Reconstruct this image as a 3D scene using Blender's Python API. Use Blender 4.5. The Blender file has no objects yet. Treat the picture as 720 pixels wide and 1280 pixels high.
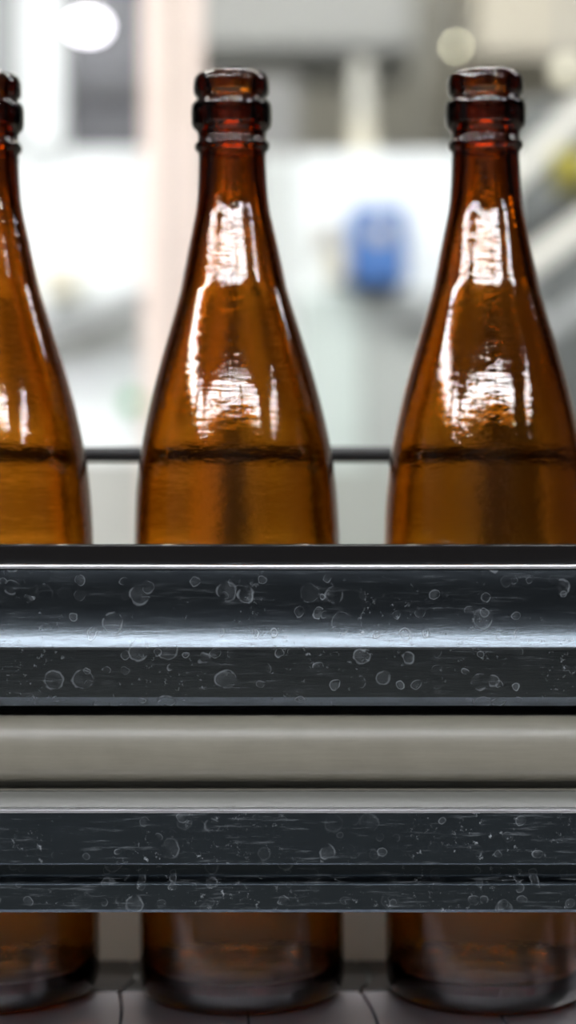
import bpy, bmesh, math, random
from mathutils import Vector, Matrix
random.seed(4)
sc = bpy.context.scene
COL = sc.collection
F = 2381.0            # focal length in pixels of the 720x1280 frame
H = 1.25              # eye height
def P(px, py, d):
    return Vector(((px-360)/F*d, d, H-(py-640)/F*d))
def S(n, d): return n/F*d

# ------------------------------------------------------------------ materials
def lin(c):
    r = []
    for v in c:
        v = v/255.0
        r.append(v/12.92 if v <= .04045 else ((v+.055)/1.055)**2.4)
    return (*r, 1)
def newmat(name):
    m = bpy.data.materials.new(name); m.use_nodes = True
    nt = m.node_tree; nt.nodes.clear()
    o = nt.nodes.new('ShaderNodeOutputMaterial')
    return m, nt, o
def node(nt, t, **kw):
    n = nt.nodes.new(t)
    for k, v in kw.items():
        if k in n.inputs: n.inputs[k].default_value = v
        else: setattr(n, k, v)
    return n
def math_(nt, op, a, b=None, c=None):
    n = nt.nodes.new('ShaderNodeMath'); n.operation = op
    for i, v in enumerate((a, b, c)):
        if v is None: continue
        if isinstance(v, (int, float)): n.inputs[i].default_value = v
        else: nt.links.new(v, n.inputs[i])
    return n.outputs[0]
def plain(name, rgb, rough=.5, metal=0., var=.06, scale=14., spec=.5):
    m, nt, o = newmat(name)
    b = node(nt, 'ShaderNodeBsdfPrincipled', Roughness=rough, Metallic=metal)
    b.inputs['Specular IOR Level'].default_value = spec
    tc = node(nt, 'ShaderNodeTexCoord'); nz = node(nt, 'ShaderNodeTexNoise', Scale=scale, Detail=4.0)
    nt.links.new(tc.outputs['Object'], nz.inputs['Vector'])
    mx = node(nt, 'ShaderNodeMix', data_type='RGBA')
    c = lin(rgb)
    mx.inputs[6].default_value = tuple(max(0, v*(1-var)) for v in c[:3])+(1,)
    mx.inputs[7].default_value = tuple(min(1, v*(1+var)) for v in c[:3])+(1,)
    nt.links.new(nz.outputs['Fac'], mx.inputs[0]); nt.links.new(mx.outputs[2], b.inputs['Base Color'])
    nt.links.new(b.outputs[0], o.inputs[0])
    return m
def emit(name, rgb, strength):
    m, nt, o = newmat(name)
    e = node(nt, 'ShaderNodeEmission', Color=lin(rgb), Strength=strength)
    nt.links.new(e.outputs[0], o.inputs[0])
    return m
def steel(name, rgb, rough, rings=0., scratch=.5, metal=1., bump=.06, bands=0.):
    """worn metal: dried droplet rings, specks and lengthwise scratches"""
    m, nt, o = newmat(name)
    tc = node(nt, 'ShaderNodeTexCoord')
    mp = node(nt, 'ShaderNodeMapping'); mp.inputs['Scale'].default_value = (9, 90, 90)
    nt.links.new(tc.outputs['Object'], mp.inputs['Vector'])
    streak = node(nt, 'ShaderNodeTexNoise', Scale=9.0, Detail=6.0, Roughness=.7)
    nt.links.new(mp.outputs[0], streak.inputs['Vector'])
    fine = node(nt, 'ShaderNodeTexNoise', Scale=520.0, Detail=4.0, Roughness=.75)
    nt.links.new(tc.outputs['Object'], fine.inputs['Vector'])
    broad = node(nt, 'ShaderNodeTexNoise', Scale=60.0, Detail=3.0)
    nt.links.new(tc.outputs['Object'], broad.inputs['Vector'])
    # specks: fine noise clipped, only where the broad noise is high
    sp = node(nt, 'ShaderNodeMapRange'); sp.inputs[1].default_value = .60; sp.inputs[2].default_value = .74
    nt.links.new(fine.outputs['Fac'], sp.inputs[0])
    bm_ = node(nt, 'ShaderNodeMapRange'); bm_.inputs[1].default_value = .45; bm_.inputs[2].default_value = .65
    nt.links.new(broad.outputs['Fac'], bm_.inputs[0])
    speck = math_(nt, 'MULTIPLY', sp.outputs[0], bm_.outputs[0])
    st = node(nt, 'ShaderNodeMapRange'); st.inputs[1].default_value = .56; st.inputs[2].default_value = .78
    nt.links.new(streak.outputs['Fac'], st.inputs[0])
    dirt = math_(nt, 'ADD', math_(nt, 'MULTIPLY', speck, scratch), math_(nt, 'MULTIPLY', st.outputs[0], scratch*.28))
    if rings:
        sx = node(nt, 'ShaderNodeSeparateXYZ'); nt.links.new(tc.outputs['Object'], sx.inputs[0])
        wob = node(nt, 'ShaderNodeTexNoise', Scale=260.0, Detail=2.0)
        nt.links.new(tc.outputs['Object'], wob.inputs['Vector'])
        cb = node(nt, 'ShaderNodeCombineXYZ')
        w = math_(nt, 'MULTIPLY', math_(nt, 'SUBTRACT', wob.outputs['Fac'], .5), .0022)
        nt.links.new(math_(nt, 'ADD', sx.outputs[0], w), cb.inputs[0])
        nt.links.new(math_(nt, 'ADD', math_(nt, 'ADD', sx.outputs[2], math_(nt, 'MULTIPLY', sx.outputs[1], -.6)), w), cb.inputs[1])
        for scl, thr, r0 in ((125., .62, .17), (210., .66, .15)):
            v = node(nt, 'ShaderNodeTexVoronoi', Scale=scl, Randomness=.9); v.voronoi_dimensions = '2D'
            nt.links.new(cb.outputs[0], v.inputs['Vector'])
            sc_ = node(nt, 'ShaderNodeSeparateColor'); nt.links.new(v.outputs['Color'], sc_.inputs[0])
            rad = math_(nt, 'ADD', math_(nt, 'MULTIPLY', sc_.outputs[0], .17), r0)
            d = math_(nt, 'ABSOLUTE', math_(nt, 'SUBTRACT', v.outputs['Distance'], rad))
            rg = node(nt, 'ShaderNodeMapRange'); rg.inputs[1].default_value = 0.; rg.inputs[2].default_value = .055
            rg.inputs[3].default_value = 1.; rg.inputs[4].default_value = 0.
            nt.links.new(d, rg.inputs[0])
            on = math_(nt, 'GREATER_THAN', sc_.outputs[1], thr)
            inside = math_(nt, 'MULTIPLY', math_(nt, 'LESS_THAN', v.outputs['Distance'], rad), .22)
            tot = math_(nt, 'MULTIPLY', math_(nt, 'MULTIPLY', math_(nt, 'MAXIMUM', rg.outputs[0], inside), on), math_(nt, 'MULTIPLY', sc_.outputs[2], rings))
            brk = node(nt, 'ShaderNodeMapRange'); brk.inputs[1].default_value = .38; brk.inputs[2].default_value = .6
            nt.links.new(wob.outputs['Fac'], brk.inputs[0])
            dirt = math_(nt, 'ADD', dirt, math_(nt, 'MULTIPLY', tot, brk.outputs[0]))
    dirt = math_(nt, 'MINIMUM', dirt, .8)
    b = node(nt, 'ShaderNodeBsdfPrincipled', Metallic=metal)
    b.inputs['Base Color'].default_value = lin(rgb)
    nt.links.new(math_(nt, 'ADD', math_(nt, 'MULTIPLY', streak.outputs['Fac'], .16), rough-.08), b.inputs['Roughness'])
    bp = node(nt, 'ShaderNodeBump', Strength=bump, Distance=.0006)
    nt.links.new(math_(nt, 'ADD', streak.outputs['Fac'], dirt), bp.inputs['Height'])
    nt.links.new(bp.outputs[0], b.inputs['Normal'])
    df = node(nt, 'ShaderNodeBsdfDiffuse', Color=lin((150, 156, 160)), Roughness=.6)
    mx = node(nt, 'ShaderNodeMixShader')
    nt.links.new(dirt, mx.inputs[0]); nt.links.new(b.outputs[0], mx.inputs[1]); nt.links.new(df.outputs[0], mx.inputs[2])
    nt.links.new(mx.outputs[0], o.inputs[0])
    return m
def amber():
    m, nt, o = newmat('amber_glass')
    b = node(nt, 'ShaderNodeBsdfGlass', IOR=1.5, Roughness=.015)
    b.inputs['Color'].default_value = (.98, .95, .9, 1)
    tc = node(nt, 'ShaderNodeTexCoord')
    mp = node(nt, 'ShaderNodeMapping'); mp.inputs['Scale'].default_value = (.45, .45, 1.6)
    nz = node(nt, 'ShaderNodeTexNoise', Scale=260.0, Detail=3.0, Roughness=.6)
    nt.links.new(tc.outputs['Object'], mp.inputs[0]); nt.links.new(mp.outputs[0], nz.inputs['Vector'])
    bp = node(nt, 'ShaderNodeBump', Strength=.22, Distance=.0004)
    nt.links.new(nz.outputs['Fac'], bp.inputs['Height']); nt.links.new(bp.outputs[0], b.inputs['Normal'])
    nt.links.new(b.outputs[0], o.inputs['Surface'])
    va = node(nt, 'ShaderNodeVolumeAbsorption', Density=1120.0)
    va.inputs['Color'].default_value = (.81, .62, .05, 1)
    nt.links.new(va.outputs[0], o.inputs['Volume'])
    return m
M = dict(
    glass=amber(),
    rail=steel('worn_stainless_rail', (80, 86, 90), .24, rings=.6, scratch=.6),
    rail_low=steel('scuffed_stainless_rail', (62, 69, 74), .36, rings=.45, scratch=1.3),
    edge=steel('edge_highlight_steel', (215, 215, 220), .30, scratch=.3),  # lighter than the rail bodies: edge highlight carried by the colour
    plastic=None,
    black=plain('black_plastic', (22, 20, 19), .12),
    blackmatt=plain('black_matt_plastic', (26, 25, 24), .6),
    chain=steel('stainless_chain_plate', (205, 203, 210), .36, scratch=.25, bump=.1),
    chainblack=plain('dark_reflection_plates', (24, 22, 22), .35),  # dark reflection on the conveyor surface, put into the plate colour
    beige=plain('beige_plastic_panel', (222, 212, 192), .55),
    frame=steel('frame_steel', (150, 150, 150), .4, scratch=.1),
)

# ------------------------------------------------------------------ mesh helpers
def finish(name, bm, mat, parent=None, smooth=False, bevel=0, auto=None):
    bmesh.ops.recalc_face_normals(bm, faces=bm.faces)
    me = bpy.data.meshes.new(name); bm.to_mesh(me); bm.free()
    if smooth:
        for p in me.polygons: p.use_smooth = True
    o = bpy.data.objects.new(name, me); COL.objects.link(o)
    me.materials.append(mat)
    if bevel:
        b = o.modifiers.new('bevel', 'BEVEL'); b.width = bevel; b.segments = 3; b.limit_method = 'ANGLE'
    if parent is not None:
        o.parent = parent; o.matrix_parent_inverse = Matrix.Translation(-parent.location)
        if parent.type == 'MESH': o.matrix_parent_inverse = Matrix()
    return o
def box(bm, lo, hi):
    r = bmesh.ops.create_cube(bm, size=1)
    lo, hi = Vector(lo), Vector(hi)
    for v in r['verts']:
        v.co = Vector(((lo[i]+hi[i])/2+v.co[i]*(hi[i]-lo[i]) for i in range(3)))
    return r['verts']
def cyl(bm, a, b, r, r2=None, seg=24):
    a, b = Vector(a), Vector(b); d = b-a
    q = d.to_track_quat('Z', 'Y').to_matrix().to_4x4()
    return bmesh.ops.create_cone(bm, cap_ends=True, segments=seg, radius1=r, radius2=r if r2 is None else r2,
                                 depth=d.length, matrix=Matrix.Translation((a+b)/2) @ q)['verts']
def beam(bm, a, b, w, t):
    a, b = Vector(a), Vector(b); d = b-a
    q = d.to_track_quat('Z', 'Y').to_matrix().to_4x4()
    r = bmesh.ops.create_cube(bm, size=1, matrix=Matrix.Translation((a+b)/2) @ q @ Matrix.Diagonal((w, t, d.length, 1)))
    return r['verts']
def extrude_x(pts, x0, x1):
    """closed profile of (y, z) points swept along x"""
    bm = bmesh.new()
    A = [bm.verts.new((x0, y, z)) for y, z in pts]; B = [bm.verts.new((x1, y, z)) for y, z in pts]
    n = len(pts)
    bm.faces.new(A); bm.faces.new(B[::-1])
    for i in range(n): bm.faces.new((A[i], A[(i+1) % n], B[(i+1) % n], B[i]))
    return bm
def empty(name, loc):
    o = bpy.data.objects.new(name, None); COL.objects.link(o); o.location = loc; o.empty_display_size = .05
    return o
def tag(o, label=None, cat=None, group=None, kind=None):
    if label: o['label'] = label
    if cat: o['category'] = cat
    if group: o['group'] = group
    if kind: o['kind'] = kind
    return o

# ------------------------------------------------------------------ room shell
X0, X1, Y0, Y1, ZC = -6.2, 6.2, -5.2, 6.2, 3.9
wall_m = plain('painted_grey_wall', (182, 182, 174), .8, var=.12, scale=1.2)
dark_m = plain('dark_blue_grey_wall', (24, 27, 30), .8, var=.1, scale=2)
floor_m = plain('sealed_concrete_floor', (112, 108, 100), .35, var=.2, scale=3)
ceil_m = plain('grey_ceiling', (120, 120, 116), .9)
def slab(name, lo, hi, m):
    bm = bmesh.new(); box(bm, lo, hi); o = finish(name, bm, m); tag(o, kind='structure'); return o
slab('floor', (X0-.1, Y0-.1, -.1), (X1+.1, Y1+.1, 0), floor_m)
slab('ceiling', (X0-.1, Y0-.1, ZC), (X1+.1, Y1+.1, ZC+.1), ceil_m)
slab('wall_far', (X0-.1, Y1, 0), (X1+.1, Y1+.1, ZC), wall_m)
slab('wall_near', (X0-.1, Y0-.1, 0), (X1+.1, Y0, ZC), dark_m)
slab('wall_left', (X0-.1, Y0, 0), (X0, Y1, ZC), dark_m)
slab('wall_right', (X1, Y0, 0), (X1+.1, Y1, ZC), dark_m)

# ------------------------------------------------------------------ bottles
D = .60; PX = F/D
CH = H-.1515                                   # top of the conveyor chain
def hz(y): return (1241-y)/PX                  # height above the chain of an image row at the bottle axis
outer = [(1238, 0), (1236, 60), (1240, 96), (1241, 104), (1240, 111), (1236, 119), (1228, 125), (1214, 127.6), (1190, 128), (1100, 128), (900, 128),
         (760, 128), (715, 128), (690, 127.6), (665, 127.2), (640, 126.2), (610, 124.2), (580, 121), (550, 116), (500, 105), (450, 91.5), (400, 76.5), (370, 67.5), (350, 63),
         (300, 53), (265, 46), (240, 43.5), (215, 42.5), (198, 42), (194, 43), (190, 46.5), (184, 46.5), (180, 43), (172, 42.5),
         (167, 45), (162, 49), (156, 50), (140, 50), (134, 48.5), (130, 44), (127, 43), (124, 45), (120, 47), (108, 47), (101, 45), (97.5, 41), (97, 37)]
inner = [(98, 31), (104, 27), (140, 25), (200, 26), (240, 29), (265, 33), (300, 41), (350, 51), (400, 64.5), (450, 79.5), (500, 94), (550, 106),
         (600, 113), (640, 116), (665, 117.5), (690, 119), (760, 120), (900, 120), (1100, 120), (1190, 119), (1206, 115), (1217, 105), (1221, 85), (1215, 40), (1212, 0)]
def spline(pts, n):
    out = []
    for i in range(len(pts)-1):
        p0, p1, p2, p3 = pts[max(i-1, 0)], pts[i], pts[i+1], pts[min(i+2, len(pts)-1)]
        for k in range(n):
            t = k/n
            f = lambda a, b, c, d: .5*(2*b+(c-a)*t+(2*a-5*b+4*c-d)*t*t+(3*b-a-3*c+d)*t**3)
            out.append((f(p0[0], p1[0], p2[0], p3[0]), f(p0[1], p1[1], p2[1], p3[1])))
    out.append(pts[-1]); return out
prof = spline(outer, 3)+spline(inner, 3)
def lathe(prof, seg):
    bm = bmesh.new(); rings = []
    for (y, r) in prof:
        z = hz(y); r = max(r, 0)/PX
        if r < 1e-5: rings.append([bm.verts.new((0, 0, z))]); continue
        rings.append([bm.verts.new((r*math.cos(2*math.pi*i/seg), r*math.sin(2*math.pi*i/seg), z)) for i in range(seg)])
    for a, b in zip(rings[:-1], rings[1:]):
        for i in range(seg):
            j = (i+1) % seg
            if len(a) == 1 and len(b) == 1: continue
            if len(a) == 1: bm.faces.new((a[0], b[j], b[i]))
            elif len(b) == 1: bm.faces.new((a[i], a[j], b[0]))
            else: bm.faces.new((a[i], a[j], b[j], b[i]))
    return bm
bot = finish('beer_bottle', lathe(prof, 128), M['glass'], smooth=True)
labels = ['amber glass bottle at the left, cut in half by the edge of the photo',
          'whole amber glass bottle in the middle of the row on the conveyor',
          'amber glass bottle at the right of the row, just right of the blue control box']
for k in range(3):
    o = bot if k == 0 else bot.copy()
    if k: COL.objects.link(o)
    o.location = ((303.5-360)/PX+(k-1)*306.3/PX, D, CH+.0004)
    o.rotation_euler = (0, math.radians(-.9), math.radians(37*k))
    tag(o, labels[k], 'bottle', 'amber glass bottles on the conveyor')

# ------------------------------------------------------------------ guide rails in front of the bottles
RL = .30
def yz(py, d): return (d, H-(py-640)/F*d)
def m_plastic():
    m, nt, o = newmat('pale_wear_plastic')
    b = node(nt, 'ShaderNodeBsdfPrincipled', Roughness=.34)
    tc = node(nt, 'ShaderNodeTexCoord'); mp = node(nt, 'ShaderNodeMapping'); mp.inputs['Scale'].default_value = (8, 120, 120)
    nt.links.new(tc.outputs['Object'], mp.inputs[0])
    nz = node(nt, 'ShaderNodeTexNoise', Scale=8.0, Detail=6.0, Roughness=.65); nt.links.new(mp.outputs[0], nz.inputs['Vector'])
    n2 = node(nt, 'ShaderNodeTexNoise', Scale=90.0, Detail=5.0); nt.links.new(tc.outputs['Object'], n2.inputs['Vector'])
    mx = node(nt, 'ShaderNodeMix', data_type='RGBA')
    mx.inputs[6].default_value = lin((104, 100, 88)); mx.inputs[7].default_value = lin((138, 134, 121))
    f = math_(nt, 'MULTIPLY', math_(nt, 'ADD', nz.outputs['Fac'], n2.outputs['Fac']), .5)
    nt.links.new(f, mx.inputs[0]); nt.links.new(mx.outputs[2], b.inputs['Base Color'])
    bp = node(nt, 'ShaderNodeBump', Strength=.12, Distance=.0005); nt.links.new(f, bp.inputs['Height']); nt.links.new(bp.outputs[0], b.inputs['Normal'])
    nt.links.new(b.outputs[0], o.inputs[0]); return m
M['plastic'] = m_plastic()

# upper steel rail: upright lip, cove, ledge, upright apron
z = lambda py, d: H-(py-640)/F*d
up = empty('guide_rail', (0, .54, z(890, .54)))
tag(up, 'upper stainless steel guide rail with dried water rings and a bright ledge', 'guide rail', None)
pts = [(.548, z(706, .53)), (.5315, z(706, .53)), (.5305, z(707, .53)), (.5303, z(710, .53)), (.5303, z(735, .53)), (.5303, z(756, .53))]
yy_, zz_ = .5303, z(756, .53)
for k in range(1, 13):                                      # hollow curve leaning out to the ledge
    t = math.radians(-1+k*1.75); st_ = (z(756, .53)-z(808, .53))/12
    zz_ -= st_; yy_ -= st_*math.tan(t); pts.append((yy_, zz_))
edge_y = yy_-.0003
pts += [(edge_y, z(809.5, edge_y)), (edge_y+.0003, z(812, edge_y)), (edge_y+.0008, z(850, edge_y)),
        (edge_y+.0012, z(872, edge_y)), (edge_y+.004, z(884, edge_y)), (.548, z(888, .53))]
o = finish('rail_body', extrude_x(pts, -RL, RL), M['rail'], up)
for p in o.data.polygons: p.use_smooth = True
es = o.modifiers.new('split', 'EDGE_SPLIT'); es.split_angle = math.radians(24)
bm = extrude_x([(.5316, z(704.6, .53)), (.5299, z(704.8, .53)), (.5294, z(706, .53)), (.5294, z(709.4, .53)), (.5303, z(710, .53)), (.5316, z(708, .53))], -RL, RL)
# the dent in the bright edge
bmesh.ops.bisect_plane(bm, geom=bm.verts[:]+bm.edges[:]+bm.faces[:], plane_co=P(384, 707, .53), plane_no=(1, 0, 0))
for v in bm.verts:
    if abs(v.co.x-P(384, 0, .53).x) < 1e-5: v.co.z -= .0004
for dx in (-14, 14):
    bmesh.ops.bisect_plane(bm, geom=bm.verts[:]+bm.edges[:]+bm.faces[:], plane_co=P(384+dx, 707, .53), plane_no=(1, 0, 0))
x384 = P(384, 0, .53).x
for v in bm.verts:                                          # straighten the rest again
    t = abs(v.co.x-x384)
    if t > 1e-5 and t < .05:
        v.co.z = v.co.z+.0004*max(0, 1-t/RL) if False else v.co.z
tag(finish('lip', bm, M['edge'], up, bevel=.00015), 'top edge in lighter steel, edge highlight put in its colour')
# black liner behind the lip, standing a little higher
lp = [(.5485, z(893, .55)), (.5485, z(682, .552)), (.5495, z(680, .552)), (.5600, z(680, .552)), (.5612, z(682, .552)), (.5612, z(893, .55))]
tag(finish('liner', extrude_x(lp, -RL, RL), M['black'], up, bevel=.0004), 'black plastic liner')

# pale plastic strip
st_pts = []
cy, cz_t, cz_b = .545, z(893, .535), z(979, .535)
st_pts = [(.562, cz_t-.0005), (.545, cz_t), (.540, cz_t-.0002)]
hh = cz_t-cz_b
for k in range(0, 15):
    a = math.radians(-80+k*160/14)
    st_pts.append((.540-.0062*math.cos(a)*1.0-.001, (cz_t+cz_b)/2-hh/2*math.sin(a)/math.sin(math.radians(80))*.985))
st_pts += [(.5415, cz_b+.0003), (.5418, z(992, .54)), (.562, z(992, .54))]
strip = finish('wear_strip', extrude_x(st_pts, -RL, RL), M['plastic'], smooth=True)
es = strip.modifiers.new('split', 'EDGE_SPLIT'); es.split_angle = math.radians(30)
tag(strip, 'pale beige rounded plastic wear strip between the two steel rails', 'wear strip')

# lower steel rail
lo = empty('guide_rail', (0, .54, z(1142, .54)))
tag(lo, 'lower stainless steel guide rail, scuffed face with a long groove', 'guide rail')
e = .5300
pts = [(.562, z(1012, e)), (e+.0008, z(1012, e)), (e, z(1015, e)), (e, z(1050, e)), (e, z(1079, e)), (e+.0003, z(1081, e)), (e+.0012, z(1082, e)), (e+.0060, z(1084, e)), (e+.0060, z(1099, e)), (e+.0016, z(1104, e)), (e+.0010, z(1107, e)), (e+.0012, z(1138, e)), (e+.0018, z(1142, e)), (.562, z(1142, e))]
o = finish('rail_body', extrude_x(pts, -RL, RL), M['rail_low'], lo, smooth=True)
es = o.modifiers.new('split', 'EDGE_SPLIT'); es.split_angle = math.radians(24)
bm = extrude_x([(e+.0022, z(1010.8, e)), (e+.0004, z(1011, e)), (e-.0003, z(1012.5, e)), (e-.0003, z(1016, e)), (e+.0006, z(1016.5, e)), (e+.0022, z(1013, e))], -RL, RL)
tag(finish('lip', bm, M['edge'], lo, bevel=.00015), 'top edge in lighter steel, edge highlight put in its colour')
bm = extrude_x([(e+.0024, z(1010.6, e)), (e+.0062, z(989.5, .536)), (e+.0082, z(989.5, .536)), (e+.0082, z(1011.9, e))], -RL, RL)
tag(finish('top_strip', bm, plain('grey_plastic_ledge', (92, 92, 86), .5), lo), 'matt grey sloping ledge')
bm = bmesh.new(); box(bm, (-RL, e+.0083, z(1011.9, e)), (RL, .5612, z(992, .54)-.0002))
finish('web', bm, M['blackmatt'], lo)

# brackets that carry the near rails, beyond the frame on each side
for k, sx in enumerate((-1, 1)):
    br = empty('rail_bracket', (sx*.27, .50, CH-.03))
    tag(br, 'steel post clamping the near guide rails, %s end' % ('left' if sx < 0 else 'right'), 'bracket', 'brackets of the near guide rails')
    bm = bmesh.new(); box(bm, (sx*.27-.012, .497, CH-.10), (sx*.27+.012, .5055, z(700, .53))); finish('post', bm, M['frame'], br, bevel=.001)
    for yy in (z(845, edge_y), z(1050, e)):
        bm = bmesh.new(); cyl(bm, (sx*.27, .5055, yy), (sx*.27, e if yy < H-.07 else edge_y, yy), .007); finish('clamp_bolt', bm, M['frame'], br, smooth=False)

# ------------------------------------------------------------------ conveyor
cv = empty('conveyor', (0, .60, 0))
tag(cv, 'steel conveyor frame under the chain strands', 'conveyor')
bm = bmesh.new(); box(bm, (-.75, .497+.009, CH-.16), (.75, .516, CH-.012)); finish('side_plate', bm, M['frame'], cv, bevel=.001)
bm = bmesh.new(); box(bm, (-.75, .662, CH-.16), (.75, .672, CH-.02)); finish('side_plate', bm, M['frame'], cv, bevel=.001)
bm = bmesh.new(); box(bm, (-.75, .516, CH-.022), (.75, .645, CH-.0075)); tag(finish('slide_bed', bm, M['blackmatt'], cv), 'black slide bed')
for sx in (-1, 1):
    for yy in (.511, .667):
        bm = bmesh.new(); beam(bm, (sx*.6, yy, 0), (sx*.6, yy, CH-.155), .035, .03); finish('leg', bm, M['frame'], cv)
def link_bm(y0, y1):
    bm = bmesh.new(); p = .0381; g = .0007
    n = 10; top = []
    for k in range(n+1):                                      # one side bulges, the other is hollowed to match
        t = k/n; top.append((p/2-g/2+.0035*math.sin(math.pi*t), y0+(y1-y0)*t))
    for k in range(n, -1, -1):
        t = k/n; top.append((-p/2+g/2+.0035*math.sin(math.pi*t), y0+(y1-y0)*t))
    vs = [bm.verts.new((x, y, 0)) for x, y in top]; f = bm.faces.new(vs)
    r = bmesh.ops.extrude_face_region(bm, geom=[f])
    for v in r['geom']:
        if isinstance(v, bmesh.types.BMVert): v.co.z -= .0035
    cyl(bm, (.014, (y0+y1)/2-.012, -.0048), (.014, (y0+y1)/2+.012, -.0048), .0024, seg=16)
    return bm
def strand(y0, y1, mat, label):
    t = empty('conveyor_chain', (0, (y0+y1)/2, CH)); tag(t, label, 'conveyor chain')
    first = None
    for k in range(-8, 9):
        if first is None:
            first = finish('chain_link', link_bm(y0-(y0+y1)/2, y1-(y0+y1)/2), mat, None, bevel=.0004); q = first
        else:
            q = first.copy(); COL.objects.link(q)
        q.parent = t; q.location = (k*.0381+.004, 0, 0)
strand(.519, .6015, M['chain'], 'near strand of shiny steel chain plates under the bottles')
strand(.6030, .6440, M['chainblack'], 'far strand of chain plates under the bottles, coloured dark for the dark reflection')

# far side guide: pale panel with a dark top bar
fg = empty('side_guide', (0, .655, CH)); tag(fg, 'side guide behind the bottles: dark round bar above, pale beige panel low down', 'side guide')
bm = bmesh.new(); box(bm, (-RL, .6475, CH-.004), (RL, .6535, z(960, .65))); finish('panel', bm, M['beige'], fg, bevel=.0006)
bm = bmesh.new(); cyl(bm, (-RL, .650, z(568, .65)), (RL, .650, z(568, .65)), .0027); tag(finish('top_bar', bm, M['blackmatt'], fg, bevel=.0008), 'black bar')
for sx in (-1, 1):
    bm = bmesh.new(); box(bm, (sx*.27-.012, .6536, CH-.06), (sx*.27+.012, .6619, z(560, .65))); finish('support', bm, M['frame'], fg)

# ------------------------------------------------------------------ background machinery
white = plain('white_enamel', (238, 242, 240), .45, var=.03)
offw = plain('off_white_panel', (214, 218, 214), .5, var=.05)
pink = plain('warm_white_post', (222, 203, 190), .5, var=.03)
grey = plain('mid_grey_sheet', (150, 152, 150), .5)
dgrey = plain('dark_grey_sheet', (70, 73, 70), .5)
tint = plain('smoked_polycarbonate', (84, 84, 86), .2, var=.15, scale=4)
blue = plain('blue_enamel', (52, 98, 165), .4)
cream = plain('cream_paint', (222, 216, 196), .5)
olive = plain('olive_yellow_paint', (138, 128, 26), .5)
green = plain('green_plastic', (70, 170, 90), .4)
palepipe = plain('pale_pipe', (214, 212, 200), .35)
def pbox(x0, y0, x1, y1, d, depth):
    bm = bmesh.new(); a = P(x0, y1, d); b = P(x1, y0, d)
    box(bm, (a.x, d, a.z), (b.x, d+depth, b.z)); return bm
def gbox(x0, y0, x1, d, depth):                               # stands on the floor
    bm = bmesh.new(); a = P(x0, 0, d); b = P(x1, y0, d)
    box(bm, (a.x, d, 0), (b.x, d+depth, b.z)); return bm
d = 3.2
mc = empty('filling_machine', (P(60, 0, d).x, d, 0)); tag(mc, 'tall white machine enclosure with a smoked window behind the left bottles', 'machine')
finish('housing', gbox(-260, 187, 180, d, .6), white, mc, bevel=.01)
finish('upper_frame', pbox(-260, -330, 24, 186, d+.03, .5), grey, mc, bevel=.006)
finish('corner_post', pbox(26, -330, 79, 186, d-.02, .06), white, mc, bevel=.006)
tag(finish('window_pane', pbox(79, -330, 178, 186, d+.02, .03), tint, mc), 'smoked grey window')
bm = pbox(79, 98, 178, 124, d+.005, .014); finish('window_bar', bm, plain('window_bar_grey', (88, 88, 90), .5), mc)
bm = bmesh.new(); beam(bm, P(40, 420, d-.05), P(190, 376, d-.05), .045, .04); tag(finish('handrail', bm, grey, mc, bevel=.004), 'grey slanting rail')
finish('junction_box', pbox(52, 330, 96, 368, d-.06, .059), cream, mc, bevel=.004)
bm = bmesh.new(); cyl(bm, P(165, 503, d-.03), P(165, 503, d), .014); tag(finish('button', bm, green, mc), 'green push button')
finish('skirt', gbox(-260, 572, 181, d-.03, .029), plain('grey_skirt', (176, 176, 168), .5), mc)
posts = []
for (x0, x1, m_, lb) in ((179, 211, pink, 'wide warm white guard post behind the middle bottle'), (224, 250, pink, 'narrow warm white guard post just right of the wider one')):
    q = finish('guard_post', gbox(x0, -360, x1, 2.9, .05), m_, bevel=.003); tag(q, lb, 'post', 'guard posts'); posts.append(q)
finish('infill_panel', gbox(211.3, 170, 223.7, 2.92, .02), plain('grey_guard_panel', (184, 182, 178), .5), posts[0])
# white cabinet with blue control box
d = 3.5
cb = empty('control_cabinet', (P(450, 0, d).x, d, 0)); tag(cb, 'white machine cabinet standing behind the gap left of the right bottle', 'cabinet')
finish('side_door', gbox(322, 191, 366, d+.02, .5), offw, cb, bevel=.006)
finish('body', gbox(369, 191, 640, d, .55), white, cb, bevel=.008)
finish('lower_panel', gbox(376, 366, 452, d-.05, .049), plain('pale_green_grey', (190, 200, 193), .5), cb, bevel=.005)
finish('lower_panel', gbox(453, 366, 640, d-.05, .049), plain('green_grey_sheet', (166, 170, 164), .5), cb, bevel=.005)
finish('pipe_box', pbox(396, 276, 418, 312, d-.04, .039), plain('taupe_box', (168, 162, 150), .5), cb, bevel=.004)
finish('pipe_box', pbox(410, 306, 434, 350, d-.07, .069), cream, cb, bevel=.004)
finish('skirt', gbox(340, 584, 640, d-.08, .029), plain('green_grey_skirt', (160, 163, 154), .5), cb)
bm = pbox(500, 380, 640, 400, d-.09, .04); finish('trim_bar', bm, grey, cb)
cbx = empty('control_box', (P(473, 0, d-.12).x, d-.12, P(473, 355, d-.12).z)); tag(cbx, 'blue control box with a round pale dial on the white cabinet', 'control box')
dd = d-.12
finish('box_body', pbox(438, 256, 508, 354, dd, .118), blue, cbx, bevel=.006)
bm = bmesh.new(); cyl(bm, P(475, 290, dd-.012), P(475, 290, dd), S(12, dd)); tag(finish('dial', bm, cream, cbx), 'round pale dial')
finish('door_edge', pbox(443, 262, 503, 348, dd-.004, .004), plain('blue_door', (62, 108, 172), .4), cbx)
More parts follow.
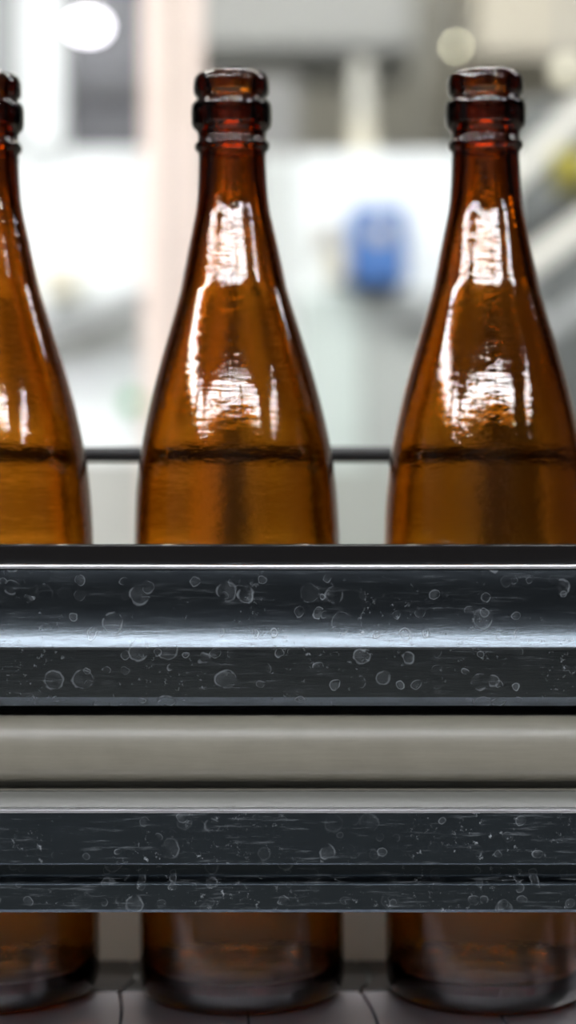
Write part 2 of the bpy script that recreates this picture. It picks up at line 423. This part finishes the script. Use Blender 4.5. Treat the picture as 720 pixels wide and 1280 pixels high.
# standing tube on the cabinet
tb = empty('signal_tower', (P(452, 0, d+.1).x, d+.1, P(452, 191, d+.1).z)); tag(tb, 'pale round signal tower standing on the white cabinet', 'signal tower')
bm = bmesh.new(); cyl(bm, P(452, 150, d+.1), P(452, 76, d+.1), S(12, d)); finish('tube', bm, palepipe, tb, smooth=False)
bm = bmesh.new(); cyl(bm, P(452, 194, d+.1), P(452, 152, d+.1), S(15, d)); finish('base', bm, cream, tb)
# big vessel behind, far
q = finish('storage_cabinet', gbox(236, 96, 372, 4.6, .5), plain('storage_grey', (150, 150, 148), .6), bevel=.01); tag(q, 'grey storage cabinet against the far wall behind the middle bottle neck', 'cabinet')
q = empty('air_duct', P(378, 1, 5.2)); tag(q, 'grey air duct high up across the far wall', 'duct')
finish('duct_body', pbox(236, -60, 520, 62, 5.2, .5), plain('duct_grey', (158, 160, 158), .5), q, bevel=.02)
for px_ in (270, 480):
    c_ = P(px_, -60, 5.4); bm = bmesh.new(); cyl(bm, (c_.x, 5.4, P(0, -60, 5.2).z), (c_.x, 5.4, ZC), .012, seg=10); finish('hanger', bm, grey, q)
bm = bmesh.new()
q = finish('wall_cabinet', pbox(596, -160, 900, 70, 5.0, 1.2), plain('beige_grey_cabinet', (196, 190, 174), .6), bevel=.01); tag(q, 'beige grey cabinet hung high at the upper right', 'cabinet')
# inclined conveyor at the right
d = 3.0
ic = empty('inclined_conveyor', (P(700, 0, d).x, d+.1, 0)); tag(ic, 'grey inclined conveyor rising to the right behind the right bottle', 'conveyor')
for (a, b, w, m_, n_) in (((600, 262), (800, 66), .034, palepipe, 'handrail'), ((630, 352), (800, 230), .036, palepipe, 'side_rail'),
                          ((600, 470), (800, 330), .03, grey, 'side_rail')):
    bm = bmesh.new(); beam(bm, P(a[0], a[1], d), P(b[0], b[1], d), w, w); finish(n_, bm, m_, ic, bevel=.004)
bm = bmesh.new(); beam(bm, P(600, 340, d+.12), P(800, 200, d+.12), .12, .03)
finish('belt_panel', bm, dgrey, ic, bevel=.004)
bm = bmesh.new(); beam(bm, P(790, 210, d+.1), (P(790, 0, d+.1).x, d+.1, 0), .05, .05); finish('leg', bm, grey, ic)
bm = bmesh.new(); beam(bm, P(655, 300, d+.12), (P(655, 0, d+.12).x, d+.12, 0), .05, .05); finish('leg', bm, grey, ic)
finish('drive_housing', gbox(604, 392, 668, d-.02, .1), plain('charcoal_housing', (62, 60, 54), .5), ic, bevel=.005)
finish('motor', (lambda bm: (cyl(bm, P(690, 214, d+.0), P(730, 214, d+.0), S(26, d)), bm)[1])(bmesh.new()), olive, ic)
q = finish('steel_tank', (lambda bm: (cyl(bm, (P(690, 0, 4.2).x, 4.2, 0), P(690, 150, 4.2), .22, seg=48), bm)[1])(bmesh.new()), plain('tank_grey', (104, 107, 104), .35), bevel=.01)
tag(q, 'round grey tank standing behind the inclined conveyor', 'tank')

# ------------------------------------------------------------------ lamps
lampcol = (255, 250, 240)
def small_lamp(px, py, d, r, st, col, name, label, squash=1.):
    t = empty(name, P(px, py, d)); tag(t, label, 'lamp')
    bm = bmesh.new(); bmesh.ops.create_uvsphere(bm, u_segments=24, v_segments=14, radius=r)
    for v in bm.verts: v.co.z *= squash; v.co += P(px, py, d)
    finish('bulb', bm, emit(name+'_glow', col, st), t, smooth=True)
    bm = bmesh.new(); c = P(px, py, d); cyl(bm, (c.x, c.y, c.z+r*squash*.8), (c.x, c.y, c.z+r*squash*.8+r*.6), r*1.05, r*.4)
    finish('shade', bm, grey, t)
    bm = bmesh.new(); cyl(bm, (c.x, c.y, c.z+r*squash*.8+r*.6), (c.x, c.y, ZC), .006, seg=8); finish('rod', bm, grey, t)
small_lamp(110, 33, 2.7, S(22, 2.7), 9, (250, 245, 255), 'pendant_lamp', 'glowing oval pendant lamp in front of the smoked window', .62)
small_lamp(570, 58, 4.6, S(3, 4.6), 16, (255, 250, 215), 'pendant_lamp', 'small round glowing lamp above the right bottle')
small_lamp(708, 88, 3.9, S(14, 3.9), 1.7, (255, 250, 225), 'pendant_lamp', 'pale globe lamp at the right edge of the photo')

def ceiling_lamp(x, y, lx, ly, st, col, label, zc=ZC, rot=0):
    t = empty('ceiling_light', (x, y, zc-.08)); tag(t, label, 'ceiling light', 'ceiling lights')
    bm = bmesh.new(); box(bm, (x-lx/2-.03, y-ly/2-.03, zc-.05), (x+lx/2+.03, y+ly/2+.03, zc)); finish('housing', bm, white, t)
    bm = bmesh.new(); box(bm, (x-lx/2, y-ly/2, zc-.075), (x+lx/2, y+ly/2, zc-.0505))
    finish('diffuser', bm, emit('lamp_diffuser', col, st), t)
# over the camera side (they make the highlights on glass and ledge)
for x, y, lx, ly, st, lb in ((-4.4, -1.0, .5, 2.6, 50, 'ceiling light far out to the left behind the viewer'),
                             (-2.55, -3.6, 2.0, .42, 52, 'wide ceiling light at the left behind the viewer'),
                             (-.4, -3.72, 2.0, .42, 52, 'wide ceiling light in the middle behind the viewer'),
                             (1.75, -3.6, 2.0, .42, 52, 'wide ceiling light at the right behind the viewer'),
                             (-4.0, -3.0, .5, 1.0, 50, 'short ceiling light in the left corner behind the viewer'),
                             (4.3, -2.4, .4, 1.4, 40, 'ceiling light far out to the right behind the viewer'),
                             (4.6, 2.2, .6, 1.6, 16, 'ceiling light over the right aisle'),
                             (0, .1, 1.6, .25, 46, 'added unseen ceiling light straight above the conveyor')):  # the overhead one is unseen, added to brighten the low panel and chain
    ceiling_lamp(x, y, lx, ly, st, (246, 248, 255), lb)
# row over the machines: unseen lights, added to brighten them
for i, x in enumerate((-1.6, .3, 2.2)):
    ceiling_lamp(x, 1.7, 1.5, .35, (43, 33, 28)[i], (250, 252, 250), ('left', 'middle', 'right')[i]+' added ceiling light brightening the machines from in front')
ceiling_lamp(0, 4.3, 2.6, .3, 16, (255, 250, 238), 'ceiling light near the far wall')

# ------------------------------------------------------------------ world, camera, view
w = bpy.data.worlds.new('World'); sc.world = w; w.use_nodes = True
w.node_tree.nodes['Background'].inputs[0].default_value = (.5, .52, .55, 1)
w.node_tree.nodes['Background'].inputs[1].default_value = .1
cam = bpy.data.cameras.new('Camera'); co = bpy.data.objects.new('Camera', cam); COL.objects.link(co)
co.location = (0, 0, H); co.rotation_euler = (math.radians(90), 0, 0)
cam.sensor_fit = 'VERTICAL'; cam.sensor_height = 36; cam.lens = 36*F/1280
cam.clip_start = .02
cam.dof.use_dof = True; cam.dof.focus_distance = .53
cam.dof.aperture_fstop = (cam.lens/1000)/.0122
cam.dof.aperture_ratio = 1.0
sc.camera = co
sc.view_settings.view_transform = 'Standard'; sc.view_settings.look = 'None'
sc.view_settings.exposure = 0; sc.view_settings.gamma = 1; sc.view_settings.use_curve_mapping = False
